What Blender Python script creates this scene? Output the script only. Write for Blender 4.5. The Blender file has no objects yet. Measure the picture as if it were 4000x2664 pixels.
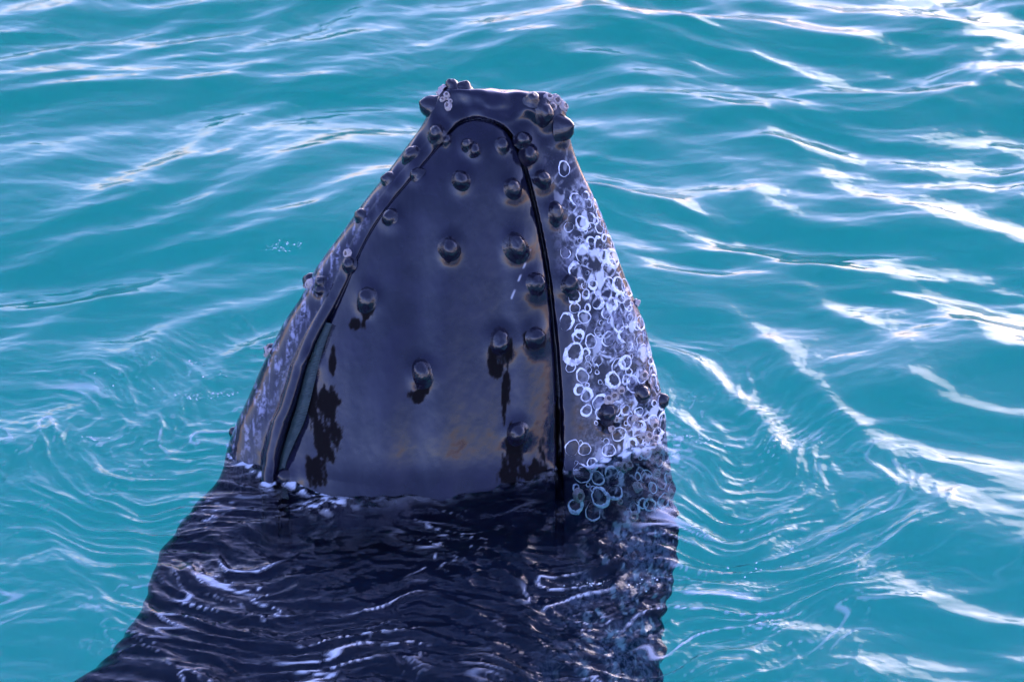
import bpy, bmesh, math, random
import numpy as np
from mathutils import Vector, Matrix
from mathutils.bvhtree import BVHTree

# ------------------------------------------------------------------ camera, sky, sun, exposure
scene = bpy.context.scene
COL = scene.collection
cam_data = bpy.data.cameras.new('camera')
cam = bpy.data.objects.new('camera', cam_data); COL.objects.link(cam)
cam.location = (0.300, -8.695, 6.055)
cam.rotation_euler = (math.radians(90 - 32), 0, 0)
cam_data.sensor_width = 36.0
cam_data.lens = 18.0 / math.tan(math.radians(12))
cam_data.clip_end = 2000
cam_data.dof.use_dof = True
cam_data.dof.focus_distance = 10.5
cam_data.dof.aperture_fstop = 2.8
scene.camera = cam

SUN_EL, SUN_AZ = 13.0, 34.0            # degrees; azimuth clockwise from +Y
world = bpy.data.worlds.new('World'); scene.world = world; world.use_nodes = True
wn = world.node_tree
sky = wn.nodes.new('ShaderNodeTexSky'); sky.sky_type = 'NISHITA'; sky.sun_disc = False
sky.sun_elevation = math.radians(SUN_EL); sky.sun_rotation = math.radians(SUN_AZ)
sky.ozone_density = 2.5; sky.dust_density = 0.7; sky.air_density = 1.0
tint = wn.nodes.new('ShaderNodeMix'); tint.data_type = 'RGBA'; tint.blend_type = 'MULTIPLY'; tint.inputs[0].default_value = 1.0
tint.inputs[7].default_value = (1.14, 0.88, 1.28, 1)            # thin lavender evening haze over the whole sky
wn.links.new(sky.outputs[0], tint.inputs[6]); wn.links.new(tint.outputs[2], wn.nodes['Background'].inputs[0])
wn.nodes['Background'].inputs[1].default_value = 0.15
sun_d = bpy.data.lights.new('sun', 'SUN'); sun_d.energy = 0.5; sun_d.angle = math.radians(46)
sun_d.color = (1.0, 0.93, 0.88)
sun = bpy.data.objects.new('sun', sun_d); COL.objects.link(sun)
e, z = math.radians(SUN_EL), math.radians(SUN_AZ)
sdir = Vector((math.cos(e) * math.sin(z), math.cos(e) * math.cos(z), math.sin(e)))
sun.rotation_euler = sdir.to_track_quat('Z', 'Y').to_euler()
scene.view_settings.view_transform = 'Standard'
scene.view_settings.look = 'None'
scene.view_settings.gamma = 1.0
scene.view_settings.exposure = 2.2
scene.render.engine = 'CYCLES'
scene.cycles.use_denoising = True
scene.cycles.max_bounces = 4
scene.cycles.diffuse_bounces = 2
scene.cycles.glossy_bounces = 2
scene.cycles.adaptive_threshold = 0.03
scene.cycles.volume_bounces = 0
scene.cycles.transparent_max_bounces = 16

rng = np.random.default_rng(7)
random.seed(7)

#SHAPE-BEGIN
# ------------------------------------------------------------------ noise
_perm = np.random.default_rng(3).permutation(512)
_perm = np.concatenate([_perm, _perm])
_ang = np.random.default_rng(4).random(512) * 2 * np.pi
_gx, _gy = np.cos(_ang), np.sin(_ang)
def perlin(x, y, seed=0):
    x = np.asarray(x, float) + seed * 37.17; y = np.asarray(y, float) + seed * 71.31
    xi = np.floor(x).astype(int); yi = np.floor(y).astype(int)
    xf = x - xi; yf = y - yi
    u = xf * xf * xf * (xf * (xf * 6 - 15) + 10); v = yf * yf * yf * (yf * (yf * 6 - 15) + 10)
    def g(ix, iy, dx, dy):
        h = _perm[(_perm[ix & 511] + iy) & 511]
        return _gx[h] * dx + _gy[h] * dy
    a = g(xi, yi, xf, yf); b = g(xi + 1, yi, xf - 1, yf)
    c = g(xi, yi + 1, xf, yf - 1); d = g(xi + 1, yi + 1, xf - 1, yf - 1)
    return ((a + (b - a) * u) * (1 - v) + (c + (d - c) * u) * v) * 1.5
def fbm(x, y, seed=0, octv=3, gain=0.5):
    s = 0; a = 1.0
    for k in range(octv):
        s = s + a * perlin(x * 2 ** k, y * 2 ** k, seed + k * 5); a *= gain
    return s
def sstep(a, b, x):
    t = np.clip((x - a) / (b - a), 0, 1); return t * t * (3 - 2 * t)

# ------------------------------------------------------------------ whale shape, metres: u across, a along the head (tip up), v out of the back
def smooth_table(pts, sig=0.035):
    p = np.array(sorted((q[1], q[0]) for q in pts))
    aa = np.arange(-3.4, 1.9, 0.01)
    vv = np.interp(aa, p[:, 0], p[:, 1])
    k = np.arange(-20, 21) * 0.01; w = np.exp(-(k / sig) ** 2 / 2); w /= w.sum()
    return aa, np.convolve(np.pad(vv, 20, mode='edge'), w, mode='valid')
LEFT = [(-0.005, 1.70), (-0.013, 1.625), (-0.040, 1.53), (-0.089, 1.467), (-0.174, 1.354), (-0.259, 1.241), (-0.354, 1.128), (-0.431, 1.015),
        (-0.507, 0.92), (-0.575, 0.825), (-0.628, 0.711), (-0.70, 0.616), (-0.758, 0.501), (-0.817, 0.386), (-0.876, 0.251),
        (-0.935, 0.135), (-0.974, 0.019), (-0.995, -0.10), (-1.22, -0.35), (-1.32, -0.60), (-1.42, -0.85), (-1.75, -1.2), (-2.0, -1.7), (-2.0, -3.4)]
RIGHT = [(0.53, 1.70), (0.531, 1.532), (0.55, 1.41), (0.588, 1.298), (0.645, 1.185), (0.693, 1.072), (0.74, 0.958), (0.788, 0.825),
         (0.827, 0.73), (0.86, 0.654), (0.89, 0.577), (0.924, 0.443), (0.953, 0.328), (0.979, 0.232), (0.985, 0.145), (0.994, 0.019),
         (1.03, -0.15), (1.04, -0.4), (0.97, -0.8), (0.90, -1.2), (1.0, -1.8), (1.1, -3.4)]
ROSTRUM = [(-0.64, -0.5), (-0.675, -0.14), (-0.712, -0.03), (-0.66, 0.095), (-0.612, 0.19), (-0.583, 0.292), (-0.55, 0.433), (-0.51, 0.57), (-0.416, 0.775),
           (-0.34, 0.96), (-0.247, 1.108), (-0.136, 1.237), (-0.025, 1.365), (0.03, 1.437), (0.086, 1.485), (0.168, 1.500), (0.251, 1.472),
           (0.306, 1.405), (0.342, 1.31), (0.383, 1.163), (0.422, 0.978), (0.45, 0.812), (0.469, 0.626), (0.484, 0.439), (0.492, 0.251),
           (0.494, 0.062), (0.492, -0.089), (0.49, -0.5)]
FRONT = [(0.07, 1.62), (0.095, 1.45), (0.165, 1.2), (0.255, 0.8), (0.295, 0.4), (0.306, 0.0), (0.385, -0.4), (0.45, -0.8), (0.55, -1.4), (0.6, -3.4)]
BACK = [(0.12, 1.62), (0.22, 1.45), (0.36, 1.2), (0.48, 0.8), (0.6, 0.4), (0.7, 0.0), (0.8, -0.6), (0.85, -3.4)]
OFFS = [(0.0, 1.62), (-0.035, 1.3), (-0.125, 0.8), (-0.165, 0.4), (-0.185, 0.0), (-0.165, -0.3), (-0.05, -0.8), (0, -3.4)]
_tl, _tr, _tf, _tb, _to = (smooth_table(t) for t in (LEFT, RIGHT, FRONT, BACK, OFFS))
TIP = 1.645
# knobs on the jaws: (u, a, radius)
KNOBS = [(-0.06, 1.556, 0.0497), (0.041, 1.644, 0.0306), (0.091, 1.634, 0.0306), (0.39, 1.595, 0.0363), (0.445, 1.521, 0.0439), (0.521, 1.455, 0.0497), 
    (-0.026, 1.442, 0.0363), (-0.137, 1.348, 0.0382), (-0.238, 1.241, 0.0363), (-0.355, 1.085, 0.0344), (-0.113, 1.267, 0.0325), (-0.225, 1.085, 0.0401), 
    (-0.405, 0.88, 0.0306), (-0.323, 0.737, 0.0497), (-0.567, 0.461, 0.0363), (-0.694, -0.051, 0.042), (0.107, 1.393, 0.0287), (0.144, 1.369, 0.0287), 
    (0.259, 1.393, 0.0325), (0.021, 1.411, 0.0248), (0.083, 1.245, 0.0401), (0.036, 0.956, 0.0439), (-0.087, 0.429, 0.0478), (0.306, 1.208, 0.0439), 
    (0.321, 0.961, 0.0497), (0.405, 0.797, 0.0478), (0.25, 0.55, 0.0535), (0.403, 0.566, 0.0497), (0.321, 0.151, 0.0478), (0.348, 1.414, 0.0363), 
    (0.376, 1.35, 0.0382), (0.436, 1.243, 0.0401), (0.492, 1.098, 0.0401), (0.553, 0.789, 0.0458), (0.722, 0.216, 0.0439), (0.877, 0.291, 0.0439), 
    (0.969, 0.247, 0.0344), (-0.531, 0.794, 0.0306), (-0.534, 0.761, 0.0248), (-0.613, 0.797, 0.0344), (-0.796, 0.482, 0.0363), (-0.969, 0.11, 0.0267)]

def smooth_poly(P, it=2):
    P = np.array(P, float)
    for _ in range(it):                                  # corner cutting
        Q = np.empty((2 * len(P) - 2, 2)); Q[0::2] = 0.75 * P[:-1] + 0.25 * P[1:]; Q[1::2] = 0.25 * P[:-1] + 0.75 * P[1:]
        P = np.vstack([P[:1], Q, P[-1:]])
    return P
_ros = smooth_poly(ROSTRUM)
def ros_dist(u, a):
    """signed distance to the upper jaw's edge (inside +) and whether the nearest edge is the left one"""
    u = np.asarray(u, float); a = np.asarray(a, float)
    best = np.full(u.shape, 9.0); left = np.zeros(u.shape)
    inside = np.zeros(u.shape, bool)
    for i in range(len(_ros) - 1):
        p, q = _ros[i], _ros[i + 1]; e = q - p
        t = np.clip(((u - p[0]) * e[0] + (a - p[1]) * e[1]) / (e @ e), 0, 1)
        d = np.hypot(u - p[0] - t * e[0], a - p[1] - t * e[1])
        m = d < best; best = np.where(m, d, best); left = np.where(m, float(p[0] + q[0] < 0.24), left)
    c = np.vstack([_ros, _ros[:1]])
    for i in range(len(c) - 1):
        p, q = c[i], c[i + 1]
        if p[1] == q[1]: continue
        m = ((p[1] > a) != (q[1] > a)) & (u < (q[0] - p[0]) * (a - p[1]) / (q[1] - p[1]) + p[0])
        inside ^= m
    return np.where(inside, best, -best), left
def gap_width(a, left):
    wl = np.interp(a, [-0.3, -0.15, 0.0, 0.095, 0.19, 0.43, 0.55, 0.68, 0.8, 1.6], [0.05, 0.03, 0.018, 0.032, 0.048, 0.042, 0.026, 0.012, 0.006, 0.005])
    wr = np.interp(a, [-0.3, 0.1, 0.6, 1.2, 1.6], [0.036, 0.032, 0.022, 0.016, 0.016])
    return left * wl + (1 - left) * wr
def relief(u, a):
    d, left = ros_dist(u, a)
    low = sstep(0.9, 0.1, a)
    mid = np.interp(a, [-0.5, 0, 1.5], [-0.08, -0.05, 0.17])
    bw = 0.16 + 0.26 * low
    left = sstep(mid + bw, mid - bw, u) * sstep(1.55, 1.35, a) + 0.5 * sstep(1.35, 1.55, a)
    w = gap_width(a, left)
    rise = (left * (0.066 + 0.115 * low) + (1 - left) * 0.055) * (1 - np.exp(-np.maximum(d, 0) / (0.06 + (0.04 + 0.10 * low) * left)))
    band = 0.010 * (np.cos(2 * np.pi * (u - 0.05) / (0.26 + 0.10 * (1 - a / 1.6))) + 0.5 * np.cos(2 * np.pi * (u - 0.02) / (0.15 + 0.07 * (1 - a / 1.6)) + 1.0)) * sstep(0.05, 0.2, d) * sstep(1.35, 0.7, a)
    e = np.maximum(-d - w, 0)
    rl = 0.026 + 0.012 * low
    tube = np.sqrt(np.maximum(1 - ((e - rl) / rl) ** 2, 0)) * (e < 2 * rl)
    lip = left * ((0.010 + 0.052 * low) * np.maximum(tube, np.exp(-np.maximum(e - 1.4 * rl, 0) / 0.02) * 0.70 * (e > rl))) + (1 - left) * 0.012 * np.exp(-((e - 0.03) / 0.05) ** 2)
    ing = sstep(-0.005, 0.002, d)                       # 1 inside
    out = sstep(-0.006, 0.001, -d - w)
    body = sstep(-0.42, -0.22, a)
    x = ing * (rise + band) + out * lip * (1 - ing) - (1 - np.maximum(ing, out)) * (0.10 * (1 - left) + left * (0.010 + 0.09 * sstep(0.72, 0.45, a)))
    n = 0.002 * fbm(u * 3.0, a * 1.6, 11, 2) + 0.0008 * fbm(u * 22, a * 12, 12)
    for ku, ka, kr in KNOBS:
        q = ((u - ku) ** 2 + ((a - ka + 0.15 * kr) * 0.85) ** 2) / kr ** 2
        n = n + 0.36 * kr * np.exp(-(q / 1.5) ** 1.5)
    tipn = 0.016 * fbm(u * 7, a * 8, 13, 2) * sstep(1.30, 1.52, a) * (1 - ing)
    return x * body + n + tipn * (1 - ing)
def section(a):
    cap = np.clip((a - (TIP - 0.16)) / 0.16, 0, 1)
    k = np.maximum(1 - cap ** 3.2, 0) ** (1 / 3.2)
    end = np.sqrt(np.maximum(1 - np.clip((-a - 2.4) / 0.9, 0, 1) ** 2, 0))
    L, R_, f, b, o = (np.interp(a, *t) for t in (_tl, _tr, _tf, _tb, _to))
    under = sstep(0.0, -0.3, a)
    R_ = R_ + under * (0.05 * perlin(a * 5.3, a * 0 + 0.3, 83) + 0.03 * perlin(a * 17, a * 0 + 0.6, 84)); L = L + under * (0.04 * perlin(a * 4.1, a * 0 + 0.7, 85) + 0.018 * perlin(a * 15, a * 0 + 0.2, 86))
    c = 0.5 * (L + R_); h = 0.5 * (R_ - L)
    k = k * end
    return c, h * k, f * k, b * k, o
NC = -0.22
def front_v(u, a, with_relief=True):
    c, h, f, b, o = section(a)
    n = np.clip((u - c) / np.maximum(h, 1e-6), -1, 1)
    m = np.where(n > NC, (n - NC) / (1 - NC), (NC - n) / (1 + NC))
    p = np.where(n > NC, 1.8, 2.8)
    v = o + f * np.maximum(1 - m ** p, 0) ** (1 / p)
    if with_relief:
        v = v + relief(u, a) * sstep(1.0, 0.93, m) * sstep(0, 0.3, h)
    return v
# centre line: straight above water, bending towards the viewer and flatter below
_ca = np.arange(-3.5, 1.8, 0.005)
_tilt = np.radians(25 + 37 * sstep(-0.25, -1.0, _ca))
_i0 = int(np.argmin(np.abs(_ca)))
_cy = np.cumsum(np.sin(_tilt)) * 0.005; _cy -= _cy[_i0]
_cz = np.cumsum(np.cos(_tilt)) * 0.005; _cz -= _cz[_i0]
def to_world(u, a, v):
    t = np.interp(a, _ca, _tilt); y = np.interp(a, _ca, _cy); zz = np.interp(a, _ca, _cz)
    return np.stack([u, y - v * np.cos(t), zz + v * np.sin(t)], -1)
#SHAPE-END

# ------------------------------------------------------------------ material helpers
def material(name):
    m = bpy.data.materials.new(name); m.use_nodes = True
    return m, m.node_tree, m.node_tree.nodes['Principled BSDF']
def node(nt, kind, **kw):
    n = nt.nodes.new(kind)
    for k, v in kw.items(): setattr(n, k, v)
    return n
def math_node(nt, op, a, b=None, clamp=False):
    n = nt.nodes.new('ShaderNodeMath'); n.operation = op; n.use_clamp = clamp
    for i, q in enumerate((a, b)):
        if q is None: continue
        if isinstance(q, (int, float)): n.inputs[i].default_value = q
        else: nt.links.new(q, n.inputs[i])
    return n.outputs[0]
def mix_rgb(nt, fac, c1, c2):
    n = nt.nodes.new('ShaderNodeMix'); n.data_type = 'RGBA'
    for i, q in ((0, fac), (6, c1), (7, c2)):
        if isinstance(q, (int, float)): n.inputs[i].default_value = q
        elif isinstance(q, tuple): n.inputs[i].default_value = (*q, 1)
        else: nt.links.new(q, n.inputs[i])
    return n.outputs[2]
def mix_f(nt, fac, a, b):
    n = nt.nodes.new('ShaderNodeMix'); n.data_type = 'FLOAT'
    for i, q in ((0, fac), (2, a), (3, b)):
        if isinstance(q, (int, float)): n.inputs[i].default_value = q
        else: nt.links.new(q, n.inputs[i])
    return n.outputs[0]
def noise(nt, scale, detail=3.0, rough=0.5, vec=None, dist=0.0):
    n = nt.nodes.new('ShaderNodeTexNoise'); n.inputs['Scale'].default_value = scale
    n.inputs['Detail'].default_value = detail; n.inputs['Roughness'].default_value = rough; n.inputs['Distortion'].default_value = dist
    if vec is not None: nt.links.new(vec, n.inputs['Vector'])
    return n.outputs['Fac']
def ramp(nt, fac, p0, p1):
    n = nt.nodes.new('ShaderNodeMapRange'); n.interpolation_type = 'SMOOTHSTEP'
    n.inputs['From Min'].default_value = p0; n.inputs['From Max'].default_value = p1
    nt.links.new(fac, n.inputs['Value']); return n.outputs['Result']
def attr(nt, name):
    n = nt.nodes.new('ShaderNodeAttribute'); n.attribute_name = name; return n.outputs['Fac']
def texco(nt): return nt.nodes.new('ShaderNodeTexCoord').outputs['Object']
def bump(nt, h, strength, dist=0.01, nrm=None):
    n = nt.nodes.new('ShaderNodeBump'); n.inputs['Strength'].default_value = strength; n.inputs['Distance'].default_value = dist
    nt.links.new(h, n.inputs['Height'])
    if nrm is not None: nt.links.new(nrm, n.inputs['Normal'])
    return n.outputs['Normal']

# wet whale skin: nearly black with a water film; film broken on "dry" patches, pale on scarred patches
M_SKIN, nt, bs = material('wet_skin')
co = texco(nt)
mot = noise(nt, 7, 4, 0.6, co)
base = mix_rgb(nt, ramp(nt, mot, 0.35, 0.7), (0.005, 0.006, 0.016), (0.009, 0.009, 0.024))
scar = attr(nt, 'scar'); dry = attr(nt, 'dry'); pale = attr(nt, 'pale')
pale = math_node(nt, 'MULTIPLY', pale, ramp(nt, noise(nt, 34, 5, 0.7, co), 0.42, 0.60))
base = mix_rgb(nt, pale, base, (0.26, 0.26, 0.36))
vo = nt.nodes.new('ShaderNodeTexVoronoi'); vo.feature = 'DISTANCE_TO_EDGE'; vo.inputs['Scale'].default_value = 22
wv = nt.nodes.new('ShaderNodeVectorMath'); wv.operation = 'ADD'
nc = nt.nodes.new('ShaderNodeTexNoise'); nc.inputs['Scale'].default_value = 12; nt.links.new(co, nc.inputs['Vector'])
sv = nt.nodes.new('ShaderNodeVectorMath'); sv.operation = 'SCALE'; sv.inputs[3].default_value = 0.05; nt.links.new(nc.outputs['Color'], sv.inputs[0])
nt.links.new(co, wv.inputs[0]); nt.links.new(sv.outputs[0], wv.inputs[1]); nt.links.new(wv.outputs[0], vo.inputs['Vector'])
net = math_node(nt, 'MULTIPLY', ramp(nt, vo.outputs['Distance'], 0.16, 0.0), ramp(nt, noise(nt, 14, 4, 0.7, co), 0.44, 0.66))
scar = math_node(nt, 'MAXIMUM', scar, math_node(nt, 'MULTIPLY', net, attr(nt, 'scarzone')), True)
base = mix_rgb(nt, scar, base, (0.66, 0.66, 0.72))
base = mix_rgb(nt, dry, base, (0.005, 0.004, 0.005))
nt.links.new(base, bs.inputs['Base Color'])
rg = mix_f(nt, noise(nt, 18, 4, 0.6, co), 0.035, 0.13)
nt.links.new(mix_f(nt, dry, rg, 0.6), bs.inputs['Roughness'])
nt.links.new(math_node(nt, 'MULTIPLY', mix_f(nt, dry, 0.38, 0.04), mix_f(nt, attr(nt, 'immersed'), 1.0, 0.06)), bs.inputs['Specular IOR Level'])   # skin meets water, not air
nt.links.new(bump(nt, noise(nt, 60, 3, 0.6, co), 0.06, 0.004, bump(nt, noise(nt, 5, 2, 0.5, co), 0.03, 0.02)), bs.inputs['Normal'])

M_TUB, nt, bs = material('tubercle_skin')
co = texco(nt)
nt.links.new(mix_rgb(nt, ramp(nt, noise(nt, 25, 3, 0.6, co), 0.4, 0.7), (0.006, 0.006, 0.013), (0.014, 0.013, 0.026)), bs.inputs['Base Color'])
bs.inputs['Roughness'].default_value = 0.07
nt.links.new(bump(nt, noise(nt, 2.2, 3, 0.6, co), 0.09, 0.25), bs.inputs['Normal'])

M_SHELL, nt, bs = material('barnacle_shell')
co = texco(nt)
nt.links.new(mix_rgb(nt, ramp(nt, noise(nt, 60, 3, 0.6, co), 0.40, 0.62), (0.22, 0.15, 0.13), (0.66, 0.60, 0.58)), bs.inputs['Base Color'])
bs.inputs['Roughness'].default_value = 0.45
nt.links.new(bump(nt, noise(nt, 120, 2, 0.6, co), 0.5, 0.004), bs.inputs['Normal'])

M_SCAR, nt, bs = material('scar_ring')
co = texco(nt)
nt.links.new(mix_rgb(nt, ramp(nt, noise(nt, 40, 3, 0.6, co), 0.30, 0.55), (0.26, 0.26, 0.36), (0.80, 0.80, 0.86)), bs.inputs['Base Color'])
bs.inputs['Roughness'].default_value = 0.35

M_BALEEN, nt, bs = material('baleen')
co = texco(nt)
nt.links.new(mix_rgb(nt, noise(nt, 30, 2, 0.5, co), (0.02, 0.045, 0.05), (0.09, 0.13, 0.13)), bs.inputs['Base Color'])
bs.inputs['Roughness'].default_value = 0.4

# sea water: mirror by Fresnel, otherwise clear, with turquoise murk as a volume and white foam where bubbles gather
M_WATER = bpy.data.materials.new('sea_water'); M_WATER.use_nodes = True
nt = M_WATER.node_tree
for n in list(nt.nodes):
    if n.type == 'BSDF_PRINCIPLED': nt.nodes.remove(n)
out = next(n for n in nt.nodes if n.type == 'OUTPUT_MATERIAL')
co = texco(nt)
turb = attr(nt, 'turbulence')
bn = nt.nodes.new('ShaderNodeBump'); bn.inputs['Distance'].default_value = 0.012
nt.links.new(noise(nt, 34, 1, 0.5, co), bn.inputs['Height'])
nt.links.new(math_node(nt, 'MULTIPLY_ADD', turb, 0.40), bn.inputs['Strength'])
bn.inputs['Strength'].links[0].from_node.inputs[2].default_value = 0.05
nrm = bn.outputs['Normal']
fr = node(nt, 'ShaderNodeFresnel'); fr.inputs['IOR'].default_value = 1.33; nt.links.new(nrm, fr.inputs['Normal'])
tr = node(nt, 'ShaderNodeBsdfTransparent')
gl = node(nt, 'ShaderNodeBsdfGlossy'); gl.inputs['Roughness'].default_value = 0.10; nt.links.new(nrm, gl.inputs['Normal'])
mx = node(nt, 'ShaderNodeMixShader')
nt.links.new(fr.outputs[0], mx.inputs[0]); nt.links.new(tr.outputs[0], mx.inputs[1]); nt.links.new(gl.outputs[0], mx.inputs[2])
df = node(nt, 'ShaderNodeBsdfDiffuse'); df.inputs['Color'].default_value = (0.75, 0.78, 0.82, 1)
mf = node(nt, 'ShaderNodeMixShader')
nt.links.new(attr(nt, 'foam'), mf.inputs[0]); nt.links.new(mx.outputs[0], mf.inputs[1]); nt.links.new(df.outputs[0], mf.inputs[2])
nt.links.new(mf.outputs[0], out.inputs['Surface'])
va = node(nt, 'ShaderNodeVolumeAbsorption'); va.inputs['Color'].default_value = (0.0, 0.992, 0.905, 1); va.inputs['Density'].default_value = 0.29
vs = node(nt, 'ShaderNodeVolumeScatter'); vs.inputs['Color'].default_value = (0.12, 0.45, 1.0, 1); vs.inputs['Density'].default_value = 0.052
ad = node(nt, 'ShaderNodeAddShader'); nt.links.new(va.outputs[0], ad.inputs[0]); nt.links.new(vs.outputs[0], ad.inputs[1])
nt.links.new(ad.outputs[0], out.inputs['Volume'])

M_SAND, nt, bs = material('pale_sand')
co = texco(nt)
nt.links.new(mix_rgb(nt, noise(nt, 0.8, 3, 0.5, co), (0.80, 0.80, 0.74), (0.88, 0.87, 0.82)), bs.inputs['Base Color'])
bs.inputs['Roughness'].default_value = 0.9

# ------------------------------------------------------------------ mesh helpers
def mesh_np(name, verts, faces, mat, parent=None, smooth=True, attrs=None, ngons=()):
    me = bpy.data.meshes.new(name)
    verts = np.ascontiguousarray(verts, dtype=np.float32); faces = np.ascontiguousarray(faces, dtype=np.int32)
    nf, k = faces.shape
    loops = np.concatenate([faces.ravel()] + [np.asarray(g, dtype=np.int32) for g in ngons]).astype(np.int32)
    tot = np.concatenate([np.full(nf, k), [len(g) for g in ngons]]).astype(np.int32)
    start = np.concatenate([[0], np.cumsum(tot)[:-1]]).astype(np.int32)
    me.vertices.add(len(verts)); me.vertices.foreach_set('co', verts.ravel())
    me.loops.add(len(loops)); me.loops.foreach_set('vertex_index', loops)
    me.polygons.add(len(tot)); me.polygons.foreach_set('loop_start', start)
    me.polygons.foreach_set('loop_total', tot)
    if smooth: me.polygons.foreach_set('use_smooth', np.ones(len(tot), dtype=bool))
    me.update(calc_edges=True)
    for an, av in (attrs or {}).items():
        at = me.attributes.new(an, 'FLOAT', 'POINT'); at.data.foreach_set('value', np.ascontiguousarray(av, dtype=np.float32))
    me.materials.append(mat)
    o = bpy.data.objects.new(name, me); COL.objects.link(o)
    if parent is not None: o.parent = parent
    return o
def grid_faces(nr, nc, wrap=False):
    i = np.arange(nr - 1)[:, None]; j = np.arange(nc if wrap else nc - 1)[None, :]
    j2 = (j + 1) % nc
    return np.stack([i * nc + j, i * nc + j2, (i + 1) * nc + j2, (i + 1) * nc + j], -1).reshape(-1, 4)

# ------------------------------------------------------------------ the sea
# wave crests standing on the sea (points x, y in metres; height; half width)
CRESTS = [
    ([(-0.62, -0.42), (-0.52, -0.37), (-0.42, -0.33), (-0.28, -0.33), (-0.12, -0.36)], 0.055, 0.06),
    ([(-2.3, 1.25), (-2.22, 1.48), (-2.05, 1.93), (-1.83, 2.34), (-1.65, 2.58), (-1.39, 2.73), (-1.12, 2.83), (-0.84, 2.87), (-0.68, 2.83)], 0.03, 0.09),
    ([(-2.54, 2.53), (-2.29, 2.68), (-2.14, 2.77), (-1.99, 2.8)], 0.016, 0.07),
    ([(-1.55, 4.81), (-1.33, 4.78), (-1.02, 4.8), (-0.87, 4.62)], 0.02, 0.1),
    ([(1.72, 4.02), (1.88, 4.08), (2.14, 4.11), (2.37, 3.93), (2.6, 3.79), (3.27, 3.4)], 0.03, 0.12),
    ([(2.43, 4.81), (2.71, 4.59), (3.01, 4.47), (3.45, 4.35)], 0.03, 0.12),
    ([(2.13, 2.78), (2.36, 2.73), (2.58, 2.68), (2.84, 2.43)], 0.02, 0.09),
    ([(0.99, 2.48), (1.17, 2.29), (1.45, 1.93), (1.66, 1.75)], 0.01, 0.045),
    ([(1.06, 2.06), (1.43, 1.61), (1.62, 1.53), (1.83, 1.33), (2.01, 1.12), (2.19, 0.86), (2.21, 0.63)], 0.016, 0.05),
    ([(2.01, 1.8), (2.2, 1.58), (2.44, 1.21), (2.63, 0.71)], 0.016, 0.06),
    ([(0.97, 0.97), (1.1, 0.84), (1.26, 0.74)], 0.012, 0.05),
    ([(1.75, 0.63), (1.99, 0.61), (2.19, 0.59), (2.43, 0.5), (2.76, 0.63)], 0.022, 0.09),
    ([(1.35, -1.07), (1.57, -1.0), (1.72, -0.9), (1.89, -0.72), (2.06, -0.45), (2.26, -0.23), (2.57, -0.34)], 0.022, 0.055),
    ([(1.5, -0.84), (1.7, -0.81), (1.91, -0.6), (2.07, -0.33), (2.29, -0.13)], 0.016, 0.04),
    ([(1.58, -0.96), (1.79, -0.78), (2.0, -0.48), (2.19, -0.2)], 0.014, 0.035),
    ([(1.47, -0.63), (1.74, -0.48), (1.99, -0.29), (2.18, -0.12)], 0.012, 0.035),
    ([(0.87, -0.9), (1.12, -0.88), (1.37, -0.84), (1.6, -0.75), (1.78, -0.72)], 0.016, 0.04),
    ([(0.99, -0.72), (1.25, -0.65), (1.52, -0.6), (1.79, -0.66)], 0.012, 0.04),
    ([(1.0, 0.1), (1.21, 0.07), (1.5, 0.07), (1.8, 0.2)], 0.01, 0.04),
    ([(1.16, -0.36), (1.42, -0.33), (1.66, -0.23), (1.95, -0.13)], 0.01, 0.04),
    ([(1.54, -1.26), (1.72, -1.18), (1.95, -1.04)], 0.012, 0.06),
    ([(-2.04, -0.12), (-1.8, -0.18), (-1.6, -0.29), (-1.32, -0.42)], 0.018, 0.07),
    ([(-1.75, 0.08), (-1.5, -0.1), (-1.29, -0.23), (-1.06, -0.29)], 0.016, 0.05),
    ([(-1.92, -0.74), (-1.6, -0.76), (-1.35, -0.84), (-1.08, -0.86), (-0.95, -0.78)], 0.016, 0.05),
    ([(-1.22, -0.29), (-1.09, -0.47), (-0.94, -0.56), (-0.76, -0.54), (-0.58, -0.44), (-0.46, -0.26)], 0.022, 0.05),
    ([(-1.07, -0.63), (-0.82, -0.6), (-0.58, -0.5)], 0.012, 0.04),
    ([(-1.09, -1.07), (-0.85, -1.04), (-0.64, -1.05), (-0.43, -1.03)], 0.014, 0.06),
    ([(-1.27, -1.19), (-1.12, -1.26), (-0.98, -1.31), (-0.75, -1.31)], 0.014, 0.06),
    ([(-1.93, 0.93), (-1.82, 1.13), (-1.64, 1.33), (-1.55, 1.58)], 0.01, 0.04),
    ([(-1.91, 0.82), (-1.86, 0.56), (-1.78, 0.27)], 0.008, 0.03),
    ([(-1.69, 1.01), (-1.62, 0.74), (-1.47, 0.71), (-1.32, 0.82), (-1.16, 1.17)], 0.012, 0.035),
    ([(-1.05, 1.8), (-0.75, 1.93), (-0.56, 1.97)], 0.008, 0.04),
    ([(-1.21, 2.11), (-0.91, 2.2), (-0.64, 2.25)], 0.008, 0.04),
]
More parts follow.
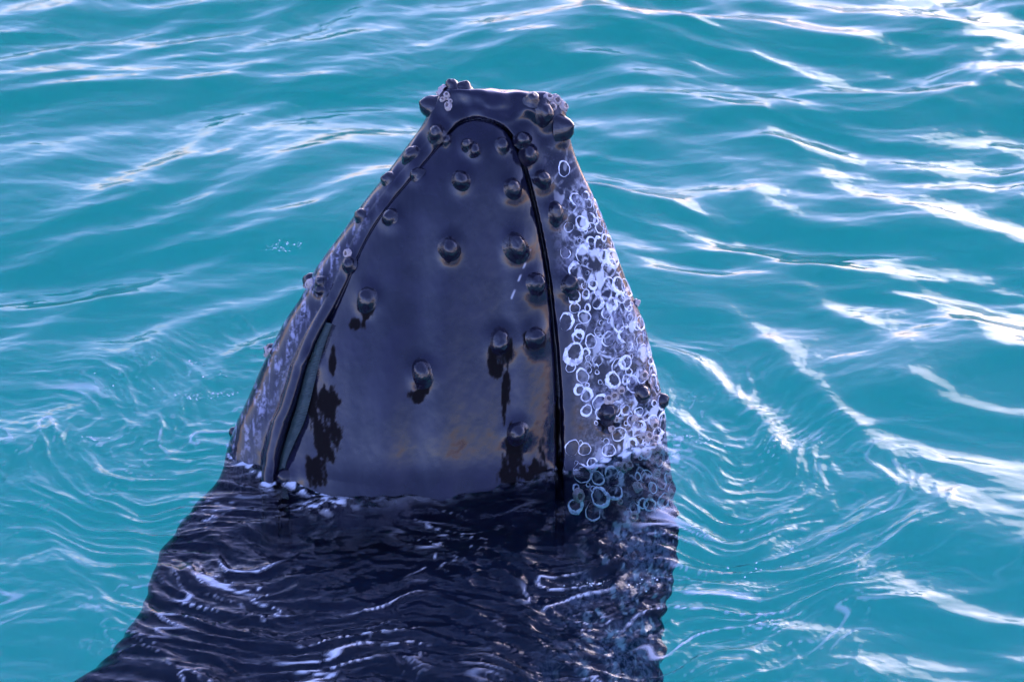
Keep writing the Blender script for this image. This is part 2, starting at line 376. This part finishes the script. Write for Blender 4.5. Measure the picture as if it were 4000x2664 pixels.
def sea_height(X, Y):
    """height of the sea surface, how churned it is, and how much foam lies on it"""
    r = np.hypot(X - 0.05, (Y + 0.05) * 1.05)
    far = sstep(40, 8, np.hypot(X, Y))
    wx = X + 0.22 * perlin(X * 0.8, Y * 0.8, 21); wy = Y + 0.22 * perlin(X * 0.8, Y * 0.8, 22)
    def waves(ang, lam0, lam1, n, seed, slope):
        g = np.random.default_rng(seed); h = 0
        for k in range(n):
            lam = lam0 * (lam1 / lam0) ** (k / max(1, n - 1)); th = math.radians(ang + g.normal() * 22)
            ph = g.random() * 6.28
            q = 2 * np.pi * (wx * math.cos(th) + wy * math.sin(th)) / lam + ph + 2.3 * perlin(X / lam * 0.35, Y / lam * 0.5, seed + k)
            h = h + slope * lam / 6.28 * (np.exp(np.sin(q) * 0.8) - 1.17) / math.sqrt(n)
        return h
    left = sstep(1.0, -1.0, X)
    hs = np.zeros_like(X)
    h = left * waves(110, 0.26, 1.5, 11, 31, 0.235) + (1 - left) * waves(70, 0.26, 1.5, 11, 57, 0.25) * (1 + 0.15 * sstep(1.5, 3.5, Y))
    h = h + waves(95, 0.6, 3.0, 5, 77, 0.115)
    calm = sstep(1.0, 2.6, r) * 0.85 + 0.15
    h = h * calm
    # rings spreading from the head
    rr = r + 0.10 * perlin(X * 1.3, Y * 1.3, 41) + 0.03 * perlin(X * 4, Y * 4, 42)
    env = np.exp(-((rr - 1.6) / 0.50) ** 2)
    h = h + 0.009 * env * (np.exp(np.sin(rr * 2 * np.pi / (0.20 + 0.05 * rr))) - 1.27) * (0.5 + 0.9 * sstep(-0.2, 0.5, perlin(X * 0.9, Y * 0.9, 43)))
    # churned eddies beside the head
    tx, ty = X + 0.10 * fbm(X * 1.9, Y * 1.9, 47, 2), Y + 0.10 * fbm(X * 1.9, Y * 1.9, 48, 2)
    for cx, cy, R0, tw in ((-1.55, 0.25, 0.75, 1.5), (1.85, -0.15, 0.9, -1.1), (-0.95, -0.75, 0.45, 1.6), (0.9, -1.1, 0.6, -1.3), (1.3, 0.6, 0.5, 1.2)):
        dx, dy = tx - cx, ty - cy; k = tw * np.exp(-(dx * dx + dy * dy) / (R0 * R0))
        c, s = np.cos(k), np.sin(k); tx, ty = cx + c * dx - s * dy, cy + s * dx + c * dy
    tz = np.exp(-((r - 1.45) / 0.62) ** 2) * sstep(1.6, -0.2, Y) * (0.5 + 0.5 * sstep(-0.35, 0.35, perlin(X * 0.9, Y * 0.9, 46) + 0.15))
    front = sstep(-0.25, -0.5, Y) * sstep(1.6, 0.9, np.abs(X - 0.1))
    tz = np.clip(tz * (1 - 0.35 * sstep(0.3, 1.2, X)) + 0.55 * front, 0, 1)
    h = h + front * 0.020 * perlin(X * 1.3 + 0.4 * Y, Y * 3.2, 49)
    st1 = 1 - np.abs(fbm(tx * 1.6, ty * 5.5, 51, 2)); st2 = 1 - np.abs(fbm(tx * 4.5, ty * 11, 54, 2))
    h = h + tz * (0.022 * (st1 ** 2 - 0.5) + 0.012 * (st2 ** 2 - 0.5) + 0.008 * fbm(tx * 7, ty * 17, 58, 3))
    for pts, ht, wd in CRESTS:
        P = smooth_poly(pts, 2); seg = np.hypot(*np.diff(P, axis=0).T); L = np.concatenate([[0], np.cumsum(seg)]); tot = L[-1]
        x0, y0 = P.min(0) - 4 * wd; x1, y1 = P.max(0) + 4 * wd
        J = np.nonzero((X[0] > x0) & (X[0] < x1))[0]; I = np.nonzero((Y[:, 0] > y0) & (Y[:, 0] < y1))[0]
        if len(I) == 0 or len(J) == 0: continue
        sl = (slice(I[0], I[-1] + 1), slice(J[0], J[-1] + 1))
        xx = X[sl] + 0.03 * perlin(X[sl] * 5, Y[sl] * 5, 65); yy = Y[sl] + 0.04 * perlin(X[sl] * 4, Y[sl] * 4, 66)
        best = np.full(xx.shape, 9.0); at = np.zeros(xx.shape)
        for i in range(len(P) - 1):
            ex, ey = P[i + 1] - P[i]; t = np.clip(((xx - P[i, 0]) * ex + (yy - P[i, 1]) * ey) / (ex * ex + ey * ey), 0, 1)
            dd = np.hypot(xx - P[i, 0] - t * ex, yy - P[i, 1] - t * ey)
            m = dd < best; best = np.where(m, dd, best); at = np.where(m, L[i] + t * seg[i], at)
        taper = np.clip(np.minimum(at, tot - at) / (0.3 * tot), 0, 1) ** 0.8
        q = best / wd
        hs[sl] += 0.8 * ht * taper * (np.exp(-q * 1.3) * (1 + 1.3 * q)) * (0.75 + 0.5 * perlin(xx * 2, yy * 2, 67))
    h = h + hs
    foam = tz * (sstep(0.93, 1.0, st1) * 0.35 * sstep(0.0, 0.5, perlin(X * 2.2, Y * 2.2, 61)) + sstep(0.95, 1.0, st2) * 0.25 * sstep(0.1, 0.5, perlin(X * 3, Y * 3, 62)))
    h = h + 0.0022 * fbm(wx * 7, wy * 13, 91, 3) * (0.5 + 0.5 * calm)
    J = np.nonzero(np.abs(X[0]) < 1.15)[0]; I = np.nonzero((Y[:, 0] > -0.75) & (Y[:, 0] < 0.35))[0]
    sl = (slice(I[0], I[-1] + 1), slice(J[0], J[-1] + 1)); xs, ys = X[sl], Y[sl]
    gap = -ys * math.cos(math.radians(25)) - front_v(xs, ys * math.sin(math.radians(25)))     # metres in front of the skin
    cs, hs_ = section(ys * math.sin(math.radians(25)))[:2]
    near = np.exp(-(np.maximum(gap, 0) / 0.05) ** 1.2) * (gap > -0.05) * sstep(1.02, 0.97, np.abs(xs - cs) / hs_)
    h[sl] += 0.022 * near * (0.4 + perlin(xs * 5, ys * 5, 96) + 0.5 * perlin(xs * 13, ys * 13, 97))
    corner = 0.05 + 0.95 * np.maximum(sstep(-0.35, -0.6, xs), sstep(0.45, 0.75, xs))
    foam[sl] += 0.6 * corner * np.exp(-(gap / 0.03) ** 2) * sstep(0.0, 0.5, fbm(xs * 20, ys * 26, 98, 3) + 0.15) * (np.abs(xs - cs) < hs_)
    heap = np.exp(-((X + 0.50) / 0.10) ** 2 - ((Y + 0.37) / 0.05) ** 2) + 0.6 * np.exp(-((X - 1.02) / 0.07) ** 2 - ((Y - 0.10) / 0.16) ** 2)
    foam = foam * 2.2 + heap * sstep(0.0, 0.5, fbm(X * 16, Y * 24, 95, 3))
    return h * far, tz, np.clip(foam, 0, 0.85)

def axis(lo, hi, step, reach):
    c = np.arange(lo, hi + 1e-6, step); s = step; p = []
    x = hi
    while x < reach: s *= 1.16; x += s; p.append(x)
    s = step; q = []; x = lo
    while x > -reach: s *= 1.16; x -= s; q.append(x)
    return np.concatenate([q[::-1], c, p])
gx = axis(-3.1, 3.7, 0.010, 400); gy = axis(-1.9, 5.3, 0.0105, 400)
X, Y = np.meshgrid(gx, gy)
Hh, TZ, FO = sea_height(X, Y)
V = np.stack([X, Y, Hh], -1).reshape(-1, 3)
Fq = grid_faces(len(gy), len(gx))
nx, ny = len(gx), len(gy); n0 = len(V)
rim = np.concatenate([np.arange(nx), np.arange(1, ny) * nx + nx - 1, (ny - 1) * nx + np.arange(nx - 2, -1, -1), np.arange(ny - 2, 0, -1) * nx])
low = V[rim].copy(); low[:, 2] = -3.7
k = np.arange(len(rim)); k2 = (k + 1) % len(rim)
side = np.stack([rim, k + n0, k2 + n0, rim[k2]], -1)
V = np.vstack([V, low]); pad = len(low)
sea = mesh_np('sea', V, np.vstack([Fq, side]), M_WATER, None, True,
              {'turbulence': np.concatenate([TZ.ravel(), np.zeros(pad)]), 'foam': np.concatenate([FO.ravel(), np.zeros(pad)])},
              ngons=[k[::-1] + n0])
sea['kind'] = 'structure'

gs = np.linspace(-420, 420, 120)
gs = np.sign(gs) * 420 * np.abs(gs / 420) ** 2.2
SX, SY = np.meshgrid(gs, gs)
floor = mesh_np('seabed', np.stack([SX, SY, -3.3 + 0.10 * perlin(SX * 0.3, SY * 0.3, 5)], -1).reshape(-1, 3), grid_faces(120, 120), M_SAND)
floor['kind'] = 'structure'

# ------------------------------------------------------------------ the whale
whale = bpy.data.objects.new('humpback_whale', None); COL.objects.link(whale)
whale['label'] = 'dark wet humpback whale raising its knobbly head out of turquoise sea'
whale['category'] = 'whale'
a_hi = TIP - 0.16 * (1 - np.cos(np.linspace(0.02, np.pi / 2, 44)))
AA = np.concatenate([a_hi, np.linspace(TIP - 0.16, -0.35, 420)[1:], np.linspace(-0.35, -1.6, 110)[1:], np.linspace(-1.6, -3.28, 30)[1:]])
NFr, NBk = 430, 70
phi = np.linspace(-np.pi / 2, np.pi / 2, NFr)
sn = 0.35 * np.sin(phi) + 0.65 * np.sign(phi) * (1 - (1 - np.abs(phi) / (np.pi / 2)) ** 1.35)
sn = np.clip(sn, -1, 1)
c, h, f, b, o_ = section(AA)
U = c[:, None] + h[:, None] * sn[None, :]
A2 = np.repeat(AA[:, None], NFr, 1)
VF = front_v(U, A2)
thb = np.linspace(np.pi / 2, -np.pi / 2, NBk + 2)[1:-1]
UB = c[:, None] + h[:, None] * np.sin(thb)[None, :]
VB = o_[:, None] - b[:, None] * np.cos(thb)[None, :]
Uall = np.concatenate([U, UB], 1); Vall = np.concatenate([VF, VB], 1); Aall = np.repeat(AA[:, None], NFr + NBk, 1)
nsec = (Uall - 0.26) / 0.28
Aall = Aall + sstep(1.44, 1.63, Aall) * (0.040 * (nsec ** 2 - 0.60) - 0.02 * nsec + 0.012 * perlin(Uall * 11, Vall * 11, 88))   # dished tip, left corner higher
Pw = to_world(Uall, Aall, Vall).reshape(-1, 3)
NT = NFr + NBk
Fb = grid_faces(len(AA), NT, True)[:, ::-1]
# surface marks, in the skin's own coordinates
uu, av = Uall.ravel(), Aall.ravel(); isf = np.concatenate([np.ones((len(AA), NFr)), np.zeros((len(AA), NBk))], 1).ravel()
dr, lf = ros_dist(uu, av)
DRY = [(0.083, 1.231, 0.027, 0.031), (0.036, 0.93, 0.027, 0.035), (-0.324, 0.7, 0.038, 0.058), (-0.358, 0.625, 0.034, 0.027), (-0.471, 0.464, 0.015, 0.069), (-0.51, 0.275, 0.065, 0.081), (-0.502, 0.143, 0.061, 0.106), (-0.541, -0.009, 0.05, 0.062), (-0.087, 0.382, 0.038, 0.054), (-0.106, 0.325, 0.034, 0.031), (0.25, 0.503, 0.046, 0.069), (0.231, 0.437, 0.042, 0.046), (0.278, 0.37, 0.019, 0.081), (0.264, 0.257, 0.011, 0.077), (0.403, 0.548, 0.05, 0.05), (0.321, 0.132, 0.042, 0.058), (0.302, 0.047, 0.042, 0.089), (0.343, -0.04, 0.096, 0.042), (0.434, 0.044, 0.019, 0.085), (0.409, -0.022, 0.042, 0.046), (-0.567, 0.452, 0.027, 0.042), (-0.698, -0.08, 0.031, 0.069), (0.5, 0.119, 0.015, 0.193), (0.712, 0.197, 0.038, 0.058), (0.877, 0.301, 0.034, 0.039)]
#      # (u, a, ru, ra) broken water film below knobs
dry_f = np.zeros(len(uu))
for (du, da, ru, ra) in DRY:
    q = ((uu - du) / ru) ** 2 + ((av - da) / ra) ** 2
    dry_f = np.maximum(dry_f, sstep(1.3, 0.6, q + 1.0 * fbm(uu * 22, av * 8, 71, 4, 0.65)))
cR = np.repeat(c[:, None], NT, 1).ravel(); hR = np.repeat(h[:, None], NT, 1).ravel()
nn = (uu - cR) / np.maximum(hR, 1e-5)
zone = sstep(0.56, 0.82, nn) * sstep(1.5, 0.95, av) * sstep(-1.4, -0.8, av)
sc = fbm(uu * 16, av * 9, 75, 3)
sc = np.where(av < -0.05, sc * 0.75 + 0.45 * fbm(uu * 40, av * 30, 76, 3), sc)
scar_f = 0.85 * zone * sstep(0.30, 0.52, sc) * (1 - 0.35 * sstep(0.0, -0.2, av))
tt = np.clip((av - 0.735) / 0.205, 0, 1); sd = np.hypot(uu - (0.298 + 0.082 * tt), av - (0.735 + 0.205 * tt))
scar_f = np.maximum(scar_f, 0.55 * sstep(0.0065, 0.001, sd) * sstep(-0.2, 0.3, perlin(av * 30, uu * 4, 82)))        # a long thin scratch
pale_f = sstep(0.52, 0.75, nn) * sstep(1.45, 1.1, av) * 0.6 * sstep(-0.3, 0.4, fbm(uu * 5, av * 4, 78, 2))
lz = sstep(-0.80, -0.93, nn) * sstep(1.3, 0.9, av) * sstep(-0.2, 0.2, av)
pale_f = np.clip(pale_f + lz * sstep(-0.2, 0.3, fbm(uu * 40, av * 7, 80, 3)) * 0.9, 0, 1)
last = (len(AA) - 1) * NT
body = mesh_np('body', Pw, Fb, M_SKIN, whale, True, {'scar': scar_f * isf, 'dry': dry_f * isf, 'pale': pale_f * isf, 'scarzone': zone * isf * sstep(-0.25, -0.05, av), 'immersed': sstep(0.01, -0.03, Pw[:, 2])},
               ngons=[np.arange(NT), last + np.arange(NT)[::-1]])
bvh = BVHTree.FromPolygons(Pw.tolist(), Fb.tolist())

def surf(u, a):
    p = to_world(u, a, float(front_v(np.array([u]), np.array([a]))[0]))
    loc, nrm, i, d = bvh.find_nearest(Vector(p)); return loc, nrm
def basis(n, up=Vector((0, 0, 1))):
    x = up.cross(n); x = x.normalized() if x.length > 1e-4 else Vector((1, 0, 0)); y = n.cross(x)
    return Matrix((x, y, n)).transposed().to_4x4()
def lathe(name, prof, seg, seed, amp, ribs=0):
    g = np.random.default_rng(seed); V = []; 
    th = np.arange(seg) / seg * 2 * np.pi
    k = 1 + amp * sum(g.normal() / (j + 1) * np.cos(j * th + g.random() * 6.28) for j in range(1, 5))
    for r, z in prof[:-1]:
        kk = k * (1 + 0.045 * np.cos(ribs * th) * (ribs > 0)) * (1 + 1.1 * amp * perlin(1.3 * np.cos(th) + 2.1 * z, 1.3 * np.sin(th) - 1.7 * z, seed))
        V.append(np.stack([r * kk * np.cos(th), r * kk * np.sin(th), np.full(seg, z) * (1 + 1.2 * amp * np.cos(th + seed) + amp * np.cos(2 * th + 2 * seed))], -1))
    V = np.vstack(V); top = len(V); V = np.vstack([V, [[0, 0, prof[-1][1]]]])
    F = grid_faces(len(prof) - 1, seg, True)
    b0 = (len(prof) - 2) * seg
    tri = [[b0 + j, b0 + (j + 1) % seg, top] for j in range(seg)]
    me = bpy.data.meshes.new(name); me.from_pydata(V.tolist(), [], F.tolist() + tri); me.polygons.foreach_set('use_smooth', [True] * len(me.polygons))
    return me
def place(name, me, loc, rot, scale, parent=whale):
    o = bpy.data.objects.new(name, me); COL.objects.link(o); o.parent = parent
    o.matrix_world = Matrix.Translation(loc) @ rot @ Matrix.Diagonal((*scale, 1)); return o

KPROF = [(1.50, -0.30), (1.22, -0.04), (1.06, 0.14), (0.95, 0.34), (0.80, 0.54), (0.58, 0.70), (0.30, 0.79), (0.0, 0.81)]
LEAN = {0: (-1.4, -0.3, 0.5, 1.1), 1: (-0.2, 0, 1.5, 1.1), 2: (0.1, 0, 1.5, 1.1), 3: (0.1, -0.2, 1.2, 1.0), 4: (0.4, -0.3, 0.0, 0.95), 5: (1.0, -0.5, 0.0, 0.95)}
knob_meshes = []
for i in range(9):
    me = lathe('tubercle', KPROF, 28, 100 + i, 0.062); me.materials.append(M_TUB); knob_meshes.append(me)
for i, (u, a, r) in enumerate(KNOBS):
    loc, n = surf(u, a); n = (n + Vector((0, 0, 0.12))).normalized()
    if i in LEAN: n = (n + Vector(LEAN[i][:3])).normalized(); r *= LEAN[i][3]; loc = loc + n * 0.12 * r
    g = random.random
    place('tubercle', knob_meshes[i % 9], loc - n * 0.1 * r, basis(n) @ Matrix.Rotation(g() * 0.8 - 0.4, 4, 'Z'),
          (r * 0.80, r * (0.84 + 0.25 * g()), r * (0.88 + 0.3 * g()) * (1.15 if i in LEAN else 1)))

# barnacles: ribbed shells with a dark opening
BARNACLES = [(-0.409, 0.92, 0.0248), (-0.622, 0.806, 0.0248), (-0.579, 0.78, 0.0287), (-0.819, 0.486, 0.0344), (0.015, 1.612, 0.0287), (0.026, 1.553, 0.0229), 
    (0.459, 1.589, 0.0248), (0.493, 1.576, 0.0267), (0.523, 1.551, 0.0267), (0.474, 1.552, 0.0248), (0.871, 0.692, 0.0248), (0.722, 0.273, 0.0267), 
    (0.59, -0.142, 0.0382)]

M_HOLE, nt, bs = material('barnacle_opening'); bs.inputs['Base Color'].default_value = (0.10, 0.075, 0.07, 1); bs.inputs['Roughness'].default_value = 0.5
BPROF = [(1.15, -0.2), (1.0, 0.0), (0.92, 0.35), (0.78, 0.75), (0.66, 0.92), (0.52, 0.86), (0.46, 0.66), (0.34, 0.58), (0.0, 0.62)]
barn_meshes = []
for i in range(4):
    me = lathe('barnacle', BPROF, 28, 200 + i, 0.10, 9); me.materials.append(M_SHELL); me.materials.append(M_HOLE)
    for p in me.polygons:
        if (p.center.x ** 2 + p.center.y ** 2) ** 0.5 < 0.45: p.material_index = 1
    barn_meshes.append(me)
def barnacle(u, a, r):
    loc, n = surf(u, a)
    n = (n + 0.9 * Vector((random.random() - 0.5, random.random() - 0.5, random.random() - 0.5))).normalized()
    place('barnacle', random.choice(barn_meshes), loc, basis(n) @ Matrix.Rotation(random.random() * 6, 4, 'Z'), (r, r * (0.85 + 0.3 * random.random()), r * (0.7 + 0.4 * random.random())))
for q in BARNACLES: barnacle(q[0], q[1], q[2] * 0.8)
for cu, ca, sp, m in ((0.49, 1.565, 0.030, 16), (0.02, 1.585, 0.020, 7), (-0.60, 0.79, 0.022, 6), (-0.81, 0.48, 0.016, 4)):
    for k in range(m): barnacle(cu + random.gauss(0, sp), ca + random.gauss(0, sp * 0.8), random.uniform(0.009, 0.017))
for k in range(26):
    a = random.uniform(-0.25, 0.42); cc, hh = (float(v[0]) for v in section(np.array([a]))[:2])
    barnacle(cc + hh * random.uniform(0.74, 0.99), a, random.uniform(0.012, 0.024))

# pale rings left where barnacles sat
RINGS = [(0.525, 1.282, 0.0287), (0.577, 1.151, 0.0248), (0.602, 1.048, 0.0267), (0.545, 1.031, 0.021), (0.53, 0.92, 0.0229), (0.606, 0.909, 0.0306), 
    (0.683, 1.026, 0.0248), (0.644, 0.963, 0.021), (0.701, 0.904, 0.0248), (0.572, 0.681, 0.0229), (0.621, 0.74, 0.0172), (0.673, 0.7, 0.0248), 
    (0.769, 0.769, 0.0325), (0.597, 0.581, 0.0287), (0.644, 0.532, 0.0267), (0.587, 0.553, 0.0248), (0.682, 0.569, 0.0229), (0.721, 0.539, 0.0287), 
    (0.616, 0.477, 0.0229), (0.673, 0.446, 0.021), (0.607, 0.382, 0.0287), (0.626, 0.296, 0.0248), (0.626, 0.23, 0.0229), (0.744, 0.358, 0.0306), 
    (0.76, 0.233, 0.0287), (0.77, 0.117, 0.0306), (0.618, 0.057, 0.0267), (0.652, -0.011, 0.0248), (0.927, 0.341, 0.0229), (0.799, 0.221, 0.021), 
    (0.828, 0.171, 0.0229), (0.711, 0.652, 0.021), (0.808, 0.683, 0.0248)]

spots = list(RINGS); tries = 0
while len(spots) < 180 and tries < 12000:
    tries += 1
    a = random.uniform(-0.22, 1.18); cc, hh = (float(v[0]) for v in section(np.array([a]))[:2])
    n = 1 - 0.48 * random.random() ** 1.5
    u = cc + hh * min(n, 0.985); r = random.choice((0.009, 0.014, 0.020, 0.025, 0.030, 0.036)) * random.uniform(0.88, 1.12)
    if u < 0.53 + 0.06 * max(0, 0.6 - a) or (a > 0.90 and n < 0.70 + 0.8 * (a - 0.90)): continue
    if any(math.hypot((u - q[0]) * (1.0 if n < 0.85 else 1.8), a - q[1]) < random.uniform(0.55, 0.95) * (r + q[2]) for q in spots): continue
    spots.append((u, a, r))
for u, a, r in spots:
    loc, n = surf(u, a); B = basis(n)
    seg = 26; th = np.arange(seg) / seg * 2 * np.pi
    wob = 1 + 0.09 * np.cos(2 * th + random.random() * 6) + 0.05 * np.cos(3 * th + random.random() * 6) + 0.03 * np.cos(7 * th + random.random() * 6)
    wd = r * random.choice((0.09, 0.12, 0.15, 0.20, 0.28)) * (1 + 0.55 * np.cos(th + random.random() * 6)); V = []
    if random.random() < 0.5: wd = wd * sstep(random.uniform(-1.0, -0.2), 0.6, np.cos(th - random.random() * 6.28) + 0.25 * np.cos(5 * th))
    for kr, kz in ((-1.0, -0.0015), (-0.45, 0.0026), (0.45, 0.0022), (1.0, -0.0015)):
        for j in range(seg):
            rr = r * wob[j] + kr * wd[j] * (1 + 0.35 * random.uniform(-1, 1))
            p = loc + B.to_3x3() @ Vector((rr * math.cos(th[j]), rr * math.sin(th[j]) * 1.08, 0))
            l2, n2, _, d2 = bvh.find_nearest(p); V.append(l2 + n2 * kz)
    mesh_np('scar_ring', np.array([v[:] for v in V]), grid_faces(4, seg, True)[:, ::-1], M_SCAR, whale)

# baleen hanging in the open corner of the mouth: hundreds of thin plates
ledge = _ros[_ros[:, 0] < -0.2]; ledge = ledge[np.argsort(ledge[:, 1])]
V, F = [], []
for a in np.arange(-0.14, 0.62, 0.0065):
    ue = float(np.interp(a, ledge[:, 1], ledge[:, 0])); w = float(gap_width(np.array(a), np.array(1.0)))
    u0, u1 = ue - w * 0.85, ue + 0.012
    vb = float(front_v(np.array([ue - w / 2]), np.array([a]), False)[0])
    b0 = len(V)
    for da in (0, 0.0035):
        for u, v in ((u0, vb - 0.085), (u1, vb - 0.075), (u1, vb + 0.030), (u0, vb + 0.002)):
            V.append(to_world(u, a + da + 0.12 * (u1 - u), v + 0.004 * random.random()))
    F += [[b0, b0 + 1, b0 + 2, b0 + 3], [b0 + 7, b0 + 6, b0 + 5, b0 + 4], [b0 + 3, b0 + 2, b0 + 6, b0 + 7], [b0 + 2, b0 + 1, b0 + 5, b0 + 6], [b0, b0 + 3, b0 + 7, b0 + 4]]
baleen = mesh_np('baleen', np.array(V), np.array(F), M_BALEEN, whale, False); baleen['kind'] = 'stuff'

# ------------------------------------------------------------------ foam bubbles floating round the head
M_BUB, nt, bs = material('foam_bubbles'); bs.inputs['Base Color'].default_value = (0.8, 0.83, 0.86, 1); bs.inputs['Roughness'].default_value = 0.25
CL = [(-1.20, 0.84, 0.03, 20), (-1.03, 0.69, 0.05, 14), (-1.14, 0.52, 0.05, 70), (-1.04, 0.55, 0.04, 40), (-1.35, 0.6, 0.35, 24), (-1.55, 0.17, 0.03, 40), (-0.90, 1.84, 0.04, 50),
      (-0.80, 1.88, 0.05, 40), (0.62, -0.86, 0.05, 30), (0.85, -0.84, 0.10, 40), (1.3, -0.78, 0.15, 30), (1.35, 0.95, 0.2, 10), (1.12, 0.15, 0.06, 60)]
ico = bmesh.new(); bmesh.ops.create_icosphere(ico, subdivisions=2, radius=1); iv = np.array([v.co[:] for v in ico.verts]); jf = np.array([[v.index for v in f.verts] for f in ico.faces]); ico.free()
bx, by, br = [], [], []
for cx, cy, sp, n in CL:
    bx.append(rng.normal(cx, sp, n)); by.append(rng.normal(cy, sp * 0.35, n)); br.append(0.0012 + 0.0035 * rng.random(n) ** 4)
bx, by, br = map(np.concatenate, (bx, by, br))
ix = np.clip(np.searchsorted(gx, bx), 0, nx - 1); iy = np.clip(np.searchsorted(gy, by), 0, ny - 1); bz = Hh[iy, ix]
V = (iv[None] * br[:, None, None] * np.array([1, 1, 0.7]) + np.stack([bx, by, bz], -1)[:, None, :]).reshape(-1, 3)
F = (jf[None] + (np.arange(len(bx)) * len(iv))[:, None, None]).reshape(-1, 3)
fo = mesh_np('sea_foam', V, F, M_BUB); fo['kind'] = 'stuff'
fo['label'] = 'white foam bubbles floating on the churned sea round the whale'; fo['category'] = 'foam'
